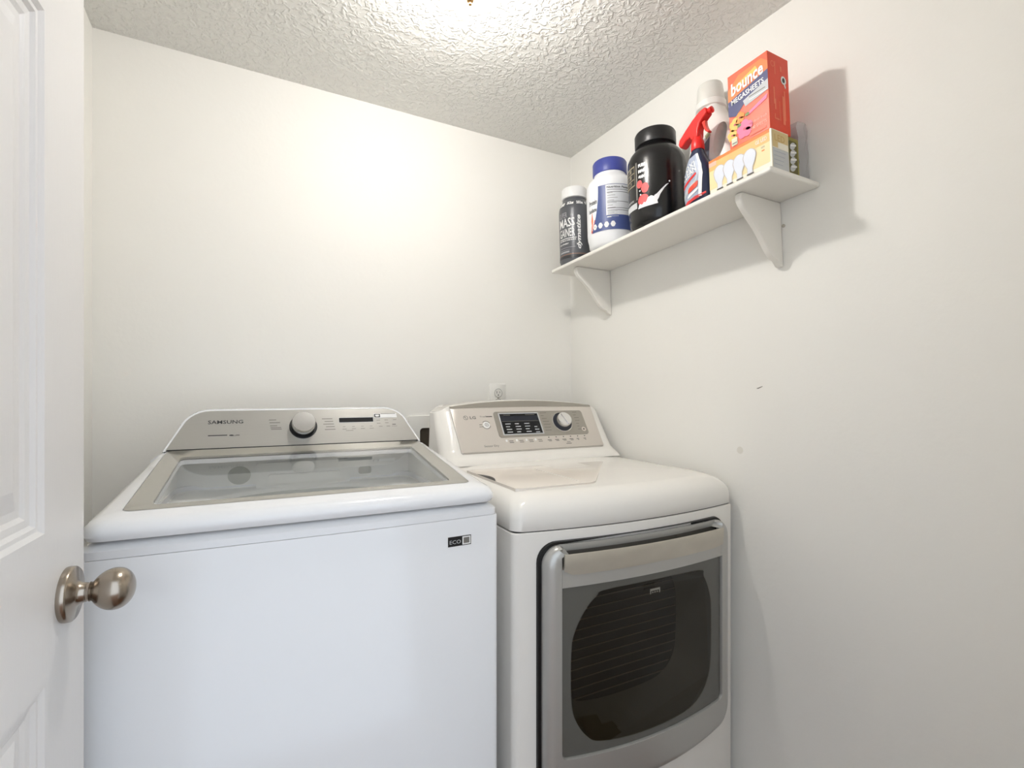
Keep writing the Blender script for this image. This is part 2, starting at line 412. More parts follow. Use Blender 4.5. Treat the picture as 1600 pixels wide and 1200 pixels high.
# console housing: cross-section trapezoid with rounded shoulders
KW = .55; LW = sqrt(1+KW*KW)
def wface(u, s_, h): return (u, .454+s_*KW/LW-h/LW, 1.1105+s_/LW+h*KW/LW)
def shoulder(m=0.0):          # outline of the face in (u, s)
    P = [(-.302-m, -.002)]
    P += [(-.300-m*.9, .004), (-.270-m*.9, .066+m*.2)]
    for i in range(7):
        t = i/6; a_ = radians(155-65*t); P.append((-.214+(.062+m)*cos(a_)*1.0+.0, .040+(.062+m)*sin(a_)))
    Q = [(-x, y) for x, y in reversed(P)]
    return P+Q
fo = shoulder(.0055)
mb = MB()
back = lambda P, yb, dz: [(x, yb, 1.1105+max(s_, -.002)/LW+dz) for x, s_ in P]
L = [[wface(x*.985, s_*.97, -.001) for x, s_ in fo], [wface(x, s_, -.0012) for x, s_ in fo], [wface(x*1.008, s_, -.006) for x, s_ in fo],
     back([(x*1.015, s_) for x, s_ in fo], .56, .0), back([(x*1.03, s_*.93) for x, s_ in fo], .66, 0)]
mb.loft(L)
mb.box(-.300, .300, .505, .66, 1.0, 1.1105)
for s_ in (-1, 1):
    mb.add([(s_*.338, .44, 1.0165), (s_*.338, .665, 1.0165), (s_*.312, .665, 1.10), (s_*.306, .456, 1.108), (s_*.29, .456, 1.0165), (s_*.29, .665, 1.0165)], [(0, 1, 2, 3), (0, 3, 4), (1, 5, 2), (3, 2, 5, 4)])
mb.build('console', enamel, washer, smooth=35)
fi = shoulder(0.0)
mb = MB().loft([[wface(x, s_+.0005, -.001) for x, s_ in fi], [wface(x, s_+.0005, .0005) for x, s_ in fi], [wface(x*.997, s_*.985+.001, .0012) for x, s_ in fi]], cap0=False)
panel = mb.build('control_panel', gray_face, washer, smooth=30)
MB().box(-.300, .300, .4515, .4545, 1.1085, 1.1118).build('seam', black_m, washer)
a = Art(lambda u, v, h: wface(u, v, h+.0012))
a.text('SAMSUNG', -.2196, .0655, .0768, .0100, ink_d, bold=.012)
a.rect(-.2181, -.1770, .0330, .0355, ink_d).text('ecobubble', -.168, .031, .010, .004, ink_d).disc(-.168, .0335, .005, .0018, ink_d).rect(-.158, -.150, .0318, .035, ink_g)
for k, s_ in enumerate((.0735, .0655, .0565, .0510, .0465)):
    for d in (0,):
        L_ = (.016, .024, .016, .024, .024)[k]; a.rect(-.083+k*.0012-.001, -.083+k*.0012+L_, s_-.0011, s_+.0011, ink_g)
for k, s_ in enumerate((.0735, .0655, .0575, .0495, .0415)):
    a.rect(.0450+k*.0015+(.005 if k % 2 else 0), .0720+k*.0016, s_-.0011, s_+.0011, ink_g)
for i, x in enumerate((.0975, .122, .146, .170)):
    a.rect(x, x+.007, .0475, .0488, ink_g); a.rect(x-.001, x+.010, .0405, .0420, ink_g)
a.rect(.105, .125, .0355, .0368, ink_g)
for (x, s_) in ((.190, .066), (.212, .066), (.236, .066), (.190, .056), (.213, .057), (.195, .0465), (.216, .0465)):
    a.rect(x, x+.010, s_-.0008, s_+.0008, ink_g)
a.rect(.233, .243, .0505, .0525, ink_d); a.rect(.231, .246, .0455, .0465, ink_g)
a.build('lettering', panel)
a = Art(lambda u, v, h: wface(u, v, h+.0012))
a.rect(.0880, .1815, .0605, .0762, ink_lg).rect(.0892, .1805, .0617, .0750, scr_m, 2); a.build('display', panel)
st = Art(lambda u, v, h: wface(u, v, h+.0016))
st.rect(.1830, .2480, .0730, .0868, ink_w).rect(.1845, .2010, .0745, .0852, ink_d, 2).rect(.1875, .198, .079, .083, ink_w, 3).disc(.1928, .0785, .005, .002, ink_w, 4).rect(.203, .244, .0848, .0862, ink_g, 2)
st.build('energy_sticker', panel)
def knob(fn, u, v, profs, mats_, names, parent):
    for pr2, m_, n_ in zip(profs, mats_, names):
        L = [[fn(u+r*cos(2*pi*i/48), v+r*sin(2*pi*i/48), h) for i in range(48)] for r, h in pr2]
        MB().loft(L).build(n_, m_, parent, smooth=40)
knob(wface, -.002, .0520, [[(.0345, .0012), (.0345, .0022), (.0325, .0022), (.0325, .0013)], [(.0290, .0012), (.0290, .013), (.0285, .0145)], [(.0285, .0145), (.0288, .031), (.0270, .0335), (.0050, .0342)]],
     [dark_pl, dark_pl, chrome], ['dial_ring', 'dial_base', 'cycle_dial'], panel)
# efficiency sticker on the cabinet front
a = Art(lambda u, v, h: (u, bow(u, .009, .343)-.0002-h, v))
a.rect(.2330, .2850, .9370, .9585, ink_w).rect(.2340, .2840, .9380, .9575, black_m, 2).rect(.2648, .2828, .9395, .9560, ink_w, 3)
for i in range(6):
    pass
a.text('ECO', .2375, .9430, .024, .0075, ink_lg, 3); a.rect(.2675, .2800, .9420, .9535, ink_g, 4)
a.build('front_sticker', washer)

# ================================================================== DRYER
dt = .02911
dryer = tag(empty('clothes_dryer', (-.36497, -.79867, 0), (0, 0, -dt)), 'white front-load clothes dryer with silver door, in the corner by the right wall', 'clothes dryer')
BK = .037
def dl(x0, x1, y0, y1, r, z, k=BK): return [(x, y, z) for x, y in bowed(subdiv(rrect(x0, x1, y0, y1, r), 14), k, .343)]
mb = MB().loft([dl(-.343, .343, 0, .70, .014, .03), dl(-.343, .343, 0, .70, .014, .9375), dl(-.341, .341, .002, .70, .013, .9395), dl(-.336, .336, .006, .70, .012, .9397)])
dcab = mb.build('cabinet', enamel_w, dryer, smooth=40)
for sx in (-1, 1):
    for yy in (.07, .61):
        MB().lathe([(.022, 0), (.022, .012), (.012, .014), (.012, .035)], n=20, org=(sx*.29, yy, 0)).build('levelling_foot', dark_pl, dryer, smooth=40)
MB().loft([dl(-.338, .338, .005, .70, .012, .9385), dl(-.338, .338, .005, .70, .012, .943)], cap0=False, cap1=False).build('seam', black_m, dryer)
def topl(i, z): return [(x, y, z) for x, y in bowed(subdiv(rrect(-.343+i, .343-i, i*1.1, .70, .022+i*.9), 14), BK, .343)]
L = [topl(.003, .9415), topl(0, .9435), topl(0, .968)]
for k in range(1, 10):
    a_ = pi/2*k/9; L.append(topl(.052*(1-cos(a_)), .968+.052*sin(a_)))
mb = MB().loft(L, cap0=False, cap1=False)
P_ = L[-1]; n_ = len(P_)
for t0, t1 in ((0, .25), (.25, .5), (.5, .75), (.75, 1)):
    f_ = lambda p, t: (p[0]*(1-t), p[1]+(.34-p[1])*t, p[2]+.0055*(1-(1-t)**2))
    k_ = len(mb.v); mb.v += [f_(p, t0) for p in P_]+[f_(p, t1) for p in P_]
    mb.f += [(k_+j, k_+(j+1) % n_, k_+n_+(j+1) % n_, k_+n_+j) for j in range(n_)]; mb.m += [0]*n_
import bmesh
mb.build('top_panel', enamel_w, dryer, smooth=60, weld=True)
# smooth inset on the top, its slanted right end a reflection built into the outline, with a light ridge and a dark finger notch at its left edge
TZ = 1.0232
def tz(x, y): return TZ
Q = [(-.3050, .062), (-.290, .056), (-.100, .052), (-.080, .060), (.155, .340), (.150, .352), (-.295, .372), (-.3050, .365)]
tin = MB().loft([[(x, y, 1.0120) for x, y in Q], [(x, y, 1.0246) for x, y in Q], [(x*.985-.001, .2+(y-.2)*.985, 1.0252) for x, y in Q]], cap0=False).build('inset_with_reflection', mat('inset_reflection_tan', (238, 230, 220), .12), dryer, smooth=30)
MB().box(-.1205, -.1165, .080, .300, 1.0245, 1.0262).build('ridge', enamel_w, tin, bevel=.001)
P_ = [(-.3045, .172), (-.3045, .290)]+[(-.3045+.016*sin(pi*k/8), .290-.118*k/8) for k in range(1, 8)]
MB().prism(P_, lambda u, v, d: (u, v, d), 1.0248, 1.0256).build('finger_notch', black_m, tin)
# console housing
KD = .671; LD = sqrt(1+KD*KD)
def dface(u, s_, h):
    return (u, .49+s_*KD/LD-h/LD, 1.055+s_/LD+h*KD/LD)
ztop = lambda x: 1.2185-.0190*(x/.285)**2
def cons_loop(z, wv, y0, r, ztopf=None, t=1.0):
    P = subdiv(rrect(-wv, wv, y0, .69, r, 8), 16); out = []
    for x, y in P:
        zz = z
        if ztopf: zz = min(z, ztopf(x)) if t >= 1 else z
        out.append((x, y, zz))
    return out
L = []
N = 10
rows = [(1.022, .333, .455, .030), (1.030, .331, .458, .034), (1.045, .330, .478, .045), (1.055, .330, .4925, .05)]
for z, wv, y0, r in rows: L.append([(x, y, z) for x, y in subdiv(rrect(-wv, wv, y0, .69, r, 8), 16)])
for k in range(1, N+1):
    t = k/N; lp = []
    for x, y in subdiv(rrect(-.330+.006*t, .330-.006*t, .4925, .69, .05+.02*t, 8), 16):
        zt = ztop(min(abs(x), .30)) - max(0, abs(x)-.285)*.45
        z = 1.055+(zt-1.055)*t
        yy = y+(z-1.055)*KD*(.69-y)/(.69-.4925)
        lp.append((x, yy, z))
    L.append(lp)
top = [(x*.992, min(y+.006, .69), z+.0025) for x, y, z in L[-1]]
L.append(top)
mb = MB().loft(L, cap0=False)
mb.build('console', enamel_w, dryer, smooth=38)
# light silver control panel and the grey arch strip above it
def arc(x, off): return (ztop(x)-1.055)*LD-off
HP = .277
Pn = [(-.2725, .004), (-.268, 0), (.268, 0), (.2725, .004), (.2785, .165)]
Pn += [(x, .1655+.004*(1-(x/.2785)**2)) for x in [.25, .2, .15, .1, .05, 0, -.05, -.1, -.15, -.2, -.25]] + [(-.2785, .165)]
mb = MB().loft([[dface(x, s_, -.001) for x, s_ in Pn], [dface(x, s_, .0020) for x, s_ in Pn], [dface(x*.996, s_*.99+.0008, .0026) for x, s_ in Pn]], cap0=False)
dpan = mb.build('control_panel', silver_l, dryer, smooth=30)
xs = [-.279+.558*i/24 for i in range(25)]
mb = MB()
lo_ = [dface(x, .1662+.004*(1-(x/.2785)**2), .0018) for x in xs]; hi_ = [dface(x, arc(x, .0005), .0012) for x in xs]
bk_ = [(p[0], p[1]+.02, p[2]+.0012) for p in hi_]
mb.add(lo_+hi_+bk_, [(i, i+1, 25+i+1, 25+i) for i in range(24)]+[(25+i, 25+i+1, 50+i+1, 50+i) for i in range(24)])
mb.build('arch_strip', strip_g, dryer, smooth=50)
a = Art(lambda u, v, h: dface(u, v, h+.0026))
outl = mat('panel_outline', (120, 115, 105), .4)
a.rect(-.268, .268, .0012, .0024, outl)
a.ring(-.2320, .1300, .0082, .0016, ink_g).disc(-.2345, .1325, .0018, .002, ink_g).rect(-.2325, -.2312, .126, .133, ink_g).rect(-.2325, -.2285, .1255, .1268, ink_g)
a.text('LG', -.2175, .1245, .0215, .0112, ink_g, bold=.03)
a.text('TrueSteam', -.182, .1310, .0455, .0052, ink_g, bold=.01).rect(-.158, -.1365, .1315, .1345, ink_d)
a.text('Sensor Dry', -.1915, .0165, .052, .0098, ink_g, bold=.005)
a.ring(-.1650, .1010, .0155, .0022, ink_g, a0=.5, a1=2.4).ring(-.1650, .1010, .0155, .0022, ink_g, a0=3.4, a1=6.0).ring(-.1635, .1015, .0068, .0016, ink_g).disc(-.1635, .1015, .0022, .0022, ink_g)
a.rect(-.190, -.180, .101, .1035, ink_g).rect(-.191, -.179, .0935, .0955, ink_g)
a.ring(-.1650, .1010, .0125, .0125, ink_w, L=.5)
for x in (-.095, -.057, -.0205, .0145):
    a.rect(x-.016, x-.009, .0345, .043, ink_w); a.rect(x-.004, x+.012, .036, .0385, ink_g); a.rect(x-.003, x+.013, .030, .0325, ink_g)
for i in range(6):
    x = .0557+.0297*i; a.disc(x, .0445, .0024, .0020, ink_d, n=12); a.rect(x-.008, x+.008-(.006 if i > 3 else 0), .0330, .0358, ink_g); a.rect(x-.004, x+.008-(.006 if i > 3 else 0), .0290, .0312, ink_g)
a.rect(.118, .140, .016, .0185, ink_g).rect(.123, .137, .0225, .0245, ink_g)
a.build('lettering', dpan)
# raised window frame: screen and cycle selector
P1 = rrect(-.1300, .2270, .0510, .1500, .010); 
def slant(P): return [(x+(-.004 if s_ > .1 else .004)*0, s_) for x, s_ in P]
MB().loft([[dface(x, s_, .0026) for x, s_ in P1], [dface(x, s_, .0046) for x, s_ in P1], [dface(x*.985+.0007, s_*.985+.0015, .0050) for x, s_ in P1]], cap0=False).build('selector_plate', strip_g, dpan, smooth=30)
a = Art(lambda u, v, h: dface(u, v, h+.0051))
a.rect(-.1140, .0420, .0580, .1440, ink_lg); a.rect(-.1095, .0375, .0618, .1402, scr_m, 2)
a.rect(-.1075, .0350, .1120, .1315, mat('screen_blue', (44, 47, 56), .15), 3)
a.rect(-.095, -.070, .1345, .1365, ink_g, 3).rect(-.012, .026, .1345, .1365, ink_g, 3).rect(-.1075, .035, .1100, .1112, ink_g, 3)
for c_ in range(4):
    for r_ in range(4):
        if c_ == 3 and r_ == 0: continue
        x = -.097+c_*.036; wd = .020-(.005 if (c_+r_) % 3 == 1 else 0)-(.004 if c_ == 3 else 0); s_ = .1005-r_*.0105-(.003 if c_ == 3 else 0)
        a.rect(x, x+wd, s_-.0016, s_+.0016, ink_lg, 3)
a.build('display', dpan)
a = Art(lambda u, v, h: dface(u, v, h+.0051))
for i in range(7):
    s_ = .1420-i*.0118; a.rect(.050, .050+(.026, .012, .020, .026, .028, .026, .025)[i], s_-.001, s_+.001, ink_g)
for i in range(7):
    s_ = .1420-i*.0118; a.rect(.186, .186+(.018, .012, .020, .018, .012, .010, .012)[i], s_-.001, s_+.001, ink_g)
a.build('cycle_marks', dpan); a = Art(lambda u, v, h: dface(u, v, h+.0051))
a.disc(.2100, .0705, .0100, .0100, silver_l, n=28).ring(.2100, .0705, .0105, .0010, ink_g, 2).disc(.2100, .0705, .0035, .003, ink_d, 2, 12)
a.build('start_button', dpan)
knob(dface, .1290, .1020, [[(.0395, .005), (.0395, .0062), (.0375, .0068), (.0372, .0060)], [(.0365, .005), (.0365, .010), (.0330, .0115)], [(.0270, .0100), (.0270, .028), (.0250, .0305), (.0040, .0315)]],
     [chrome, mat('dial_navy', (34, 38, 48), .3), chrome], ['dial_ring', 'dial_base', 'cycle_dial'], dpan)
L = [[dface(.129+x*cos(.35)-y*sin(.35), .102+x*sin(.35)+y*cos(.35), h) for x, y in rrect(-.0045, .0045, -.024, .024, .004)] for h in (.0300, .0345)]
MB().loft(L).build('dial_grip', chrome, dpan, smooth=30)

# front door of the dryer
ddoor = empty('door', (0, 0, 0)); ddoor.parent = dryer
yb = lambda x: -BK*(1-min(1, (x/.343)**2))
def F(x, z, d): return (x, yb(x)-d, z)
def zbot(x): return .372-.030*(1-(x/.285)**2)
def rr(x0, x1, z0, z1, r, arch=0, m=14):
    P = subdiv(rrect(x0, x1, z0, z1, r, 8), m); out = []
    for x, z in P:
        if arch and z < .55: z = z-arch*(1-min(1, (x/x1)**2))
        out.append((x, z))
    return out
# dark gasket gap round the door
gask = MB().loft([[F(x, z, .0005) for x, z in rr(-.2915, .2865, .374, .9175, .045, .030)], [F(x, z, .007) for x, z in rr(-.2905, .2855, .375, .9165, .045, .030)]]).build('gasket', black_m, ddoor, smooth=30)
O = lambda i, d: [F(x, z, d) for x, z in rr(-.2835+i, .2835-i, .380+i, .9110-i*.7, .042-i*.3, .030)]
I = lambda i, d: [F(x, z, d) for x, z in rr(-.2480+i, .2450-i, .4500+i, .9085-i, .014, .012)]
L = [O(.001, .004), O(0, .012), O(.0015, .020), O(.006, .0265), O(.014, .030), O(.022, .0310)]
inner = [F(x, z, .0310) for x, z in rr(-.2480, .2450, .4500, .8990, .014, .010)]
L += [[F(x, z, .0305) for x, z in rr(-.2480, .2450, .4480, .9000, .014, .010)], [F(x, z, .026) for x, z in rr(-.2465, .2435, .4500, .8990, .013, .010)], [F(x, z, .012) for x, z in rr(-.2465, .2435, .4500, .8990, .013, .010)]]
def cut_top(lp):      # the rim dips behind the handle so that the finger pocket is open at the top
    out = []
    for p in lp:
        x, y, z = p; d = yb(x)-y
        out.append(F(x, z, min(d, .0088)) if z > .8955 and abs(x) < .2445 else p)
    return out
dfr = MB().loft([cut_top(l) for l in L], cap0=False, cap1=False).build('door_frame', silver, ddoor, smooth=40)
xsn = [-.2475+.4920*i/16 for i in range(17)]
def bar(z0, z1, d0, d1, xs_=None):
    v = []; f = []; xs_ = xs_ or xsn; n = len(xs_)
    for i, x in enumerate(xs_): v += [F(x, z0, d0), F(x, z0, d1), F(x, z1, d1), F(x, z1, d0)]
    for i in range(n-1):
        for j in range(4): f.append((4*i+j, 4*i+(j+1) % 4, 4*i+4+(j+1) % 4, 4*i+4+j))
    f += [(0, 1, 2, 3), tuple(4*(n-1)+j for j in range(4))]
    return v, f
v, f = bar(.822, .862, .012, .0305); MB().add(v, f).build('cross_rail', silver, ddoor, smooth=30)
# handle: steel lip plate in front of a dark finger pocket
xh = [-.2440+.4900*i/24 for i in range(25)]
mb = MB(); v = []; f = []
for i, x in enumerate(xh):
    zlo = .8485+(.010*(1-min(1, i/1.5))**2)+(.004*(1-min(1, (24-i)/1.5)))
    pr3 = [(zlo, .026), (zlo, .0325), (.872, .0345), (.8935, .0350), (.8955, .0335), (.8945, .0305), (.870, .0290)]
    v += [F(x, z, d) for z, d in pr3]
n_ = 7
for i in range(24):
    for j in range(n_): f.append((n_*i+j, n_*i+(j+1) % n_, n_*i+n_+(j+1) % n_, n_*i+n_+j))
f += [tuple(range(n_)), tuple(24*n_+j for j in range(n_))]
mb.add(v, f); mb.build('handle', steel, ddoor, smooth=40)
v, f = bar(.846, .9100, .004, .0080); MB().add(v, f).build('finger_pocket', mat('pocket_gray', (104, 101, 95), .4, metal=.3), ddoor, smooth=30)
# glass panel with rounded window opening and the inner door ring behind it
wo = [(.144, .800), (.175, .780), (.199, .730), (.205, .682), (.203, .567), (.191, .518), (.159, .481), (.098, .460), (-.038, .455), (-.148, .465), (-.185, .485), (-.212, .525), (-.222, .570), (-.222, .673), (-.215, .716), (-.191, .760), (-.161, .790), (-.120, .803)]
def smoothpoly(P, k=4):       # Catmull-Rom closed
    out = []; n = len(P)
    for i in range(n):
        p0, p1, p2, p3 = [Vector((*P[(i+j-1) % n], 0)) for j in range(4)]
        for q in range(k):
            t = q/k; out.append(.5*((2*p1)+(-p0+p2)*t+(2*p0-5*p1+4*p2-p3)*t*t+(-p0+3*p1-3*p2+p3)*t**3))
    return [(p.x, p.y) for p in out]
wo = smoothpoly(wo)
cx_, cz_ = -.005, .64
def ray_rect(a_, x0, x1, z0, z1):
    dx, dz = cos(a_), sin(a_); tt = 9
    for q, dd, lo2, hi2 in ((cx_, dx, x0, x1), (cz_, dz, z0, z1)):
        if abs(dd) > 1e-6: tt = min(tt, ((hi2 if dd > 0 else lo2)-q)/dd)
    return (cx_+dx*tt, cz_+dz*tt)
angs = [atan2(z-cz_, x-cx_) for x, z in wo]
orc = []
corners = [(.2430, .4520), (.2430, .8210), (-.2460, .8210), (-.2460, .4520)]
for a_ in angs: orc.append(ray_rect(a_, -.2460, .2430, .4470, .8210))
for c_ in corners:            # snap the nearest ray to each corner
    k = min(range(len(orc)), key=lambda i: (orc[i][0]-c_[0])**2+(orc[i][1]-c_[1])**2); orc[k] = (c_[0]*.993, c_[1])
def drop(P): return [(x, z-(.010*(1-(x/.245)**2) if z < .46 else 0)) for x, z in P]
shr = lambda P, s1, sx=0, sz=0: [((x-cx_)*s1+cx_+sx, (z-cz_)*s1+cz_+sz) for x, z in P]
GD = .0240
mb = MB().loft([[F(x, z, GD) for x, z in drop(orc)], [F(x, z, GD+.0) for x, z in shr(wo, 1.03)], [F(x, z, GD-.001) for x, z in wo]], cap0=False, cap1=False)
mb.build('glass_panel', dglass, ddoor, smooth=30)
mb = MB().loft([[F(x, z, GD-.001) for x, z in wo], [F(x, z, .004) for x, z in shr(wo, .985)], [(x, .040, z) for x, z in shr(wo, .86, -.006, .01)]], cap0=False, cap1=False)
mb.build('window_well', dcav, ddoor, smooth=40)
cut = MB().loft([[(x, -.2, z) for x, z in shr(wo, .995)], [(x, .045, z) for x, z in shr(wo, .995)]]).build('cut', ddark)
def carve(o, cutter):
    bpy.context.view_layer.update()
    md = o.modifiers.new('c', 'BOOLEAN'); md.operation = 'DIFFERENCE'; md.object = cutter; md.solver = 'EXACT'
    cutter.matrix_world = o.matrix_world.copy(); bpy.context.view_layer.update()
    me = bpy.data.meshes.new_from_object(o.evaluated_get(bpy.context.evaluated_depsgraph_get())); o.modifiers.clear(); o.data = me
    for p in me.polygons: p.use_smooth = True
    me.set_sharp_from_angle(angle=radians(40))
carve(dcab, cut); carve(gask, cut); bpy.data.objects.remove(cut)
mb = MB().add([(x, .0395, z) for x, z in shr(wo, .87, -.006, .01)], [tuple(range(len(wo)))]); mb.build('window_back', ddark, ddoor)
wi = MB()  # thin grey-brown lines across the window back
for k in range(11):
    z = .745-k*.0235; wi.box(-.185+max(0, k-8)*.01, .165-max(0, k-7)*.012, .0360, .0390, z, z+.0016)
wi.build('window_lines', dlines, ddoor)
mb = MB().add([F(x, z, GD+.0008) for x, z in wo], [tuple(range(len(wo)))]); mb.build('window_glass', door_glass, ddoor)
a = Art(lambda u, v, h: F(u, v, GD+.0012+h)); lbm = mat('badge_gray', (150, 146, 134), .4)
a.rect(-.013, .018, .779, .784, lbm).rect(-.013, -.010, .772, .779, lbm).rect(.015, .018, .772, .779, lbm).rect(-.007, -.003, .774, .777, lbm).rect(.000, .004, .774, .777, lbm).rect(.007, .011, .774, .777, lbm)
a.build('badge', ddoor)

# ================================================================== SHELF (its far end hangs a little lower)
th = radians(2.6287)
SO = Vector((0, -1.0354, 1.7415))
def S2W(x, a_, n): return (SO.x+x, SO.y+a_*cos(th)+n*sin(th), SO.z-a_*sin(th)+n*cos(th))
def on_shelf(name, x, a_, n=.0130, rz=0.0):
    o = empty(name, S2W(x, a_, n)); o.rotation_mode = 'XYZ'
    o.matrix_basis = Matrix.Translation(S2W(x, a_, n)) @ Matrix.Rotation(-th, 4, 'X') @ Matrix.Rotation(rz, 4, 'Z')
    return o
shelf = empty('wall_shelf', SO, (-th, 0, 0)); tag(shelf, 'white wall shelf holding tubs, bottles and boxes on the right wall', 'shelf')
MB().box(-.188, -.0005, 0, .896, 0, .0130).build('shelf_board', white_p, shelf, bevel=.004, bseg=3)
def bracket(name, a0):
    pts = [(-.001, 0), (-.150, 0), (-.1565, -.003), (-.1590, -.010), (-.158, -.019), (-.152, -.030), (-.139, -.044), (-.120, -.060), (-.100, -.078), (-.083, -.097), (-.068, -.117), (-.055, -.134), (-.046, -.143), (-.036, -.149), (-.024, -.152), (-.017, -.159), (-.010, -.166), (-.001, -.168)]
    bk = MB().prism(pts, lambda u, v, d: (u, a0+d, v), -.009, .009)
    return bk.build(name, white_p, shelf, bevel=.0035, bseg=3)
bracket('bracket', .108); bracket('bracket', .785)
tag(MB().lathe([(.004, 0), (.004, -.003), (.002, -.004)], n=16, axis='x', org=(0, 0, 0)).build('wall_screw', steel, smooth=40, loc=(-.0005, -.944, 1.675)), 'small bare screw in the right wall beside the near shelf bracket', 'screw')

def cyl(phi0, r, zf=None):
    return lambda u, v, h: ((r+h)*cos(phi0+u/r), (r+h)*sin(phi0+u/r), v)
def tub(name, label, x, a_, prof, cap, mats_, phi, cap_ridge=None):
    t = tag(on_shelf(name, x, a_), label, 'supplement tub')
    MB().lathe(prof, n=64).build('tub_body', mats_[0], t, smooth=45)
    MB().lathe(cap, n=72).build('lid', mats_[1], t, smooth=35)
    return t
# --- black tub
bk_pl = mat('black_gloss_plastic', (17, 17, 18), .22)
t1 = tub('supplement_tub', 'large black tub with strawberry and milk splash label, beside the spray bottle', -.120, .410,
    [(.060, 0), (.074, .003), (.080, .012), (.083, .030), (.085, .045), (.085, .190), (.083, .208), (.076, .224), (.066, .236), (.058, .244), (.056, .246), (.056, .252)],
    [(.055, .250), (.0595, .252), (.0605, .256), (.0605, .289), (.058, .2935), (.002, .2935)], (bk_pl, mat('black_lid', (20, 20, 21), .35)), 0)
a = Art(cyl(radians(222), .0851), .004)
# u: + is to the right in view ; label band v .045..0.19
beige = mat('tub_beige', (150, 140, 118), .5); red_ = mat('strawberry', (226, 92, 92), .5); milk = mat('milk', (238, 238, 240), .5)
a.rect(-.118, -.064, .120, .180, beige)
for i in range(3): a.rect(-.110, -.066, .124+i*.0185, .139+i*.0185, black_m, 2); a.text('%d' % (3, 1, 1)[i], -.088, .127+i*.0185, .009, .010, beige, 3)
for i in range(3): a.text(('50G', '1250', '0.8G')[i], -.108, .128+i*.0185, .016, .006, beige, 3)
a.rect(-.060, -.0545, .075, .186, ink_g).rect(-.118, -.058, .050, .068, ink_lg).text('NUTRITION', -.112, .074, .04, .006, ink_w)
for i, w_ in enumerate((.024, .026, .020)): a.text(('PURE', 'MASS', 'GAIN')[i], -.050, .168-i*.017, w_, .010, ink_w, bold=.08)
a.disc(-.047, .118, .010, .012, red_, 2).disc(-.030, .103, .0125, .0150, red_, 2).disc(-.036, .068, .018, .018, red_, 2)
a.poly([(-.054, .046), (-.053, .056), (-.045, .060), (-.040, .054), (-.034, .062), (-.028, .058), (-.022, .072), (-.012, .076), (-.004, .071), (.004, .073), (.006, .050), (-.01, .048)], milk, 3)
a.poly([(-.002, .060), (.006, .058), (.012, .074), (.026, .094), (.038, .106), (.030, .103), (.016, .090), (.004, .078), (-.004, .074)], milk, 3)
for x, y, r_ in ((.040, .112, .003), (.042, .104, .002), (.030, .090, .0022), (.022, .083, .0025), (.034, .111, .0015), (-.020, .092, .003), (-.046, .098, .003), (-.044, .086, .003), (-.026, .088, .002), (.024, .094, .0015), (.010, .092, .002)):
    a.disc(x, y, r_, r_, milk, 3, 12)
a.build('label', t1)
# --- white tub, blue lid
navy = mat('tub_navy', (74, 88, 140), .4); orange = mat('tub_orange', (236, 130, 86), .45)
t2 = tub('supplement_tub', 'white tub with blue lid and nutrition facts label, between two darker tubs', -.118, .625,
    [(.060, 0), (.070, .003), (.075, .012), (.077, .028), (.080, .042), (.081, .055), (.081, .200), (.079, .218), (.072, .232), (.061, .244), (.055, .250), (.054, .258)],
    [(.052, .256), (.0565, .258), (.0575, .262), (.0575, .298), (.055, .3025), (.002, .3025)], (mat('tub_white', (240, 241, 243), .3), mat('lid_blue', (62, 72, 150), .4)), 0)
a = Art(cyl(radians(226), .0811), .004)
lb = lambda x: .052
curve = lambda v: -.060+.030*((v-.05)/.15)**.5 if v > .05 else -.06
# the navy field widens downwards to the left
K = 14; vs = [.048+(.198-.048)*i/K for i in range(K+1)]
for i in range(K):
    e0 = -.036-.030*(1-i/K)**2.2; e1 = -.036-.030*(1-(i+1)/K)**2.2
    a.grid(e0 if False else e1, .10, vs[i], vs[i+1], navy)
    a.poly([(e0, vs[i]), (e1, vs[i]), (e1, vs[i+1])], navy, 1) if abs(e1-e0) > 1e-5 else None
    a.poly([(e0-.003, vs[i]), (e0, vs[i]), (e1, vs[i+1]), (e1-.003, vs[i+1])], mat('tub_red', (214, 84, 92), .5), 2)
a.poly([(-.066, .052), (-.060, .09), (-.064, .125), (-.069, .09)], orange, 2); a.poly([(-.072, .052), (-.066, .052), (-.066, .085), (-.071, .11)], orange, 1.5)
a.text('Protein', -.078, .143, .036, .016, ink_d, 2, bold=.02).text('Isolate', -.080, .118, .036, .014, ink_d, 2, bold=.02)
a.rect(-.010, .075, .096, .196, ink_w, 2).rect(-.0085, .0735, .0975, .1945, mat('facts_paper', (226, 228, 232), .5), 3)
a.text('Nutrition Facts', -.006, .184, .072, .007, ink_d, 4, bold=.03)
for i, y in enumerate((.178, .170, .1385, .117, .110)): a.rect(-.006, .072, y, y+.0014, ink_d, 4)
for i in range(8):
    y = .174-i*.0082; a.rect(-.005, .012+(i*7 % 5)*.004, y-.0065, y-.0052, ink_g, 4)
for i in range(3): a.rect(-.005, .026-(i % 2)*.010, .1065-i*.004, .1075-i*.004, ink_g, 4)
for i in range(4): a.disc(-.052+i*.021, .066, .0085, .0098, ink_w, 2); a.disc(-.052+i*.021, .066, .003, .004, ink_lg, 3, 10)
a.rect(-.008, .006, .088, .091, ink_w, 2).rect(-.005, .030, .0905, .0915, ink_w, 2)
a.build('label', t2)
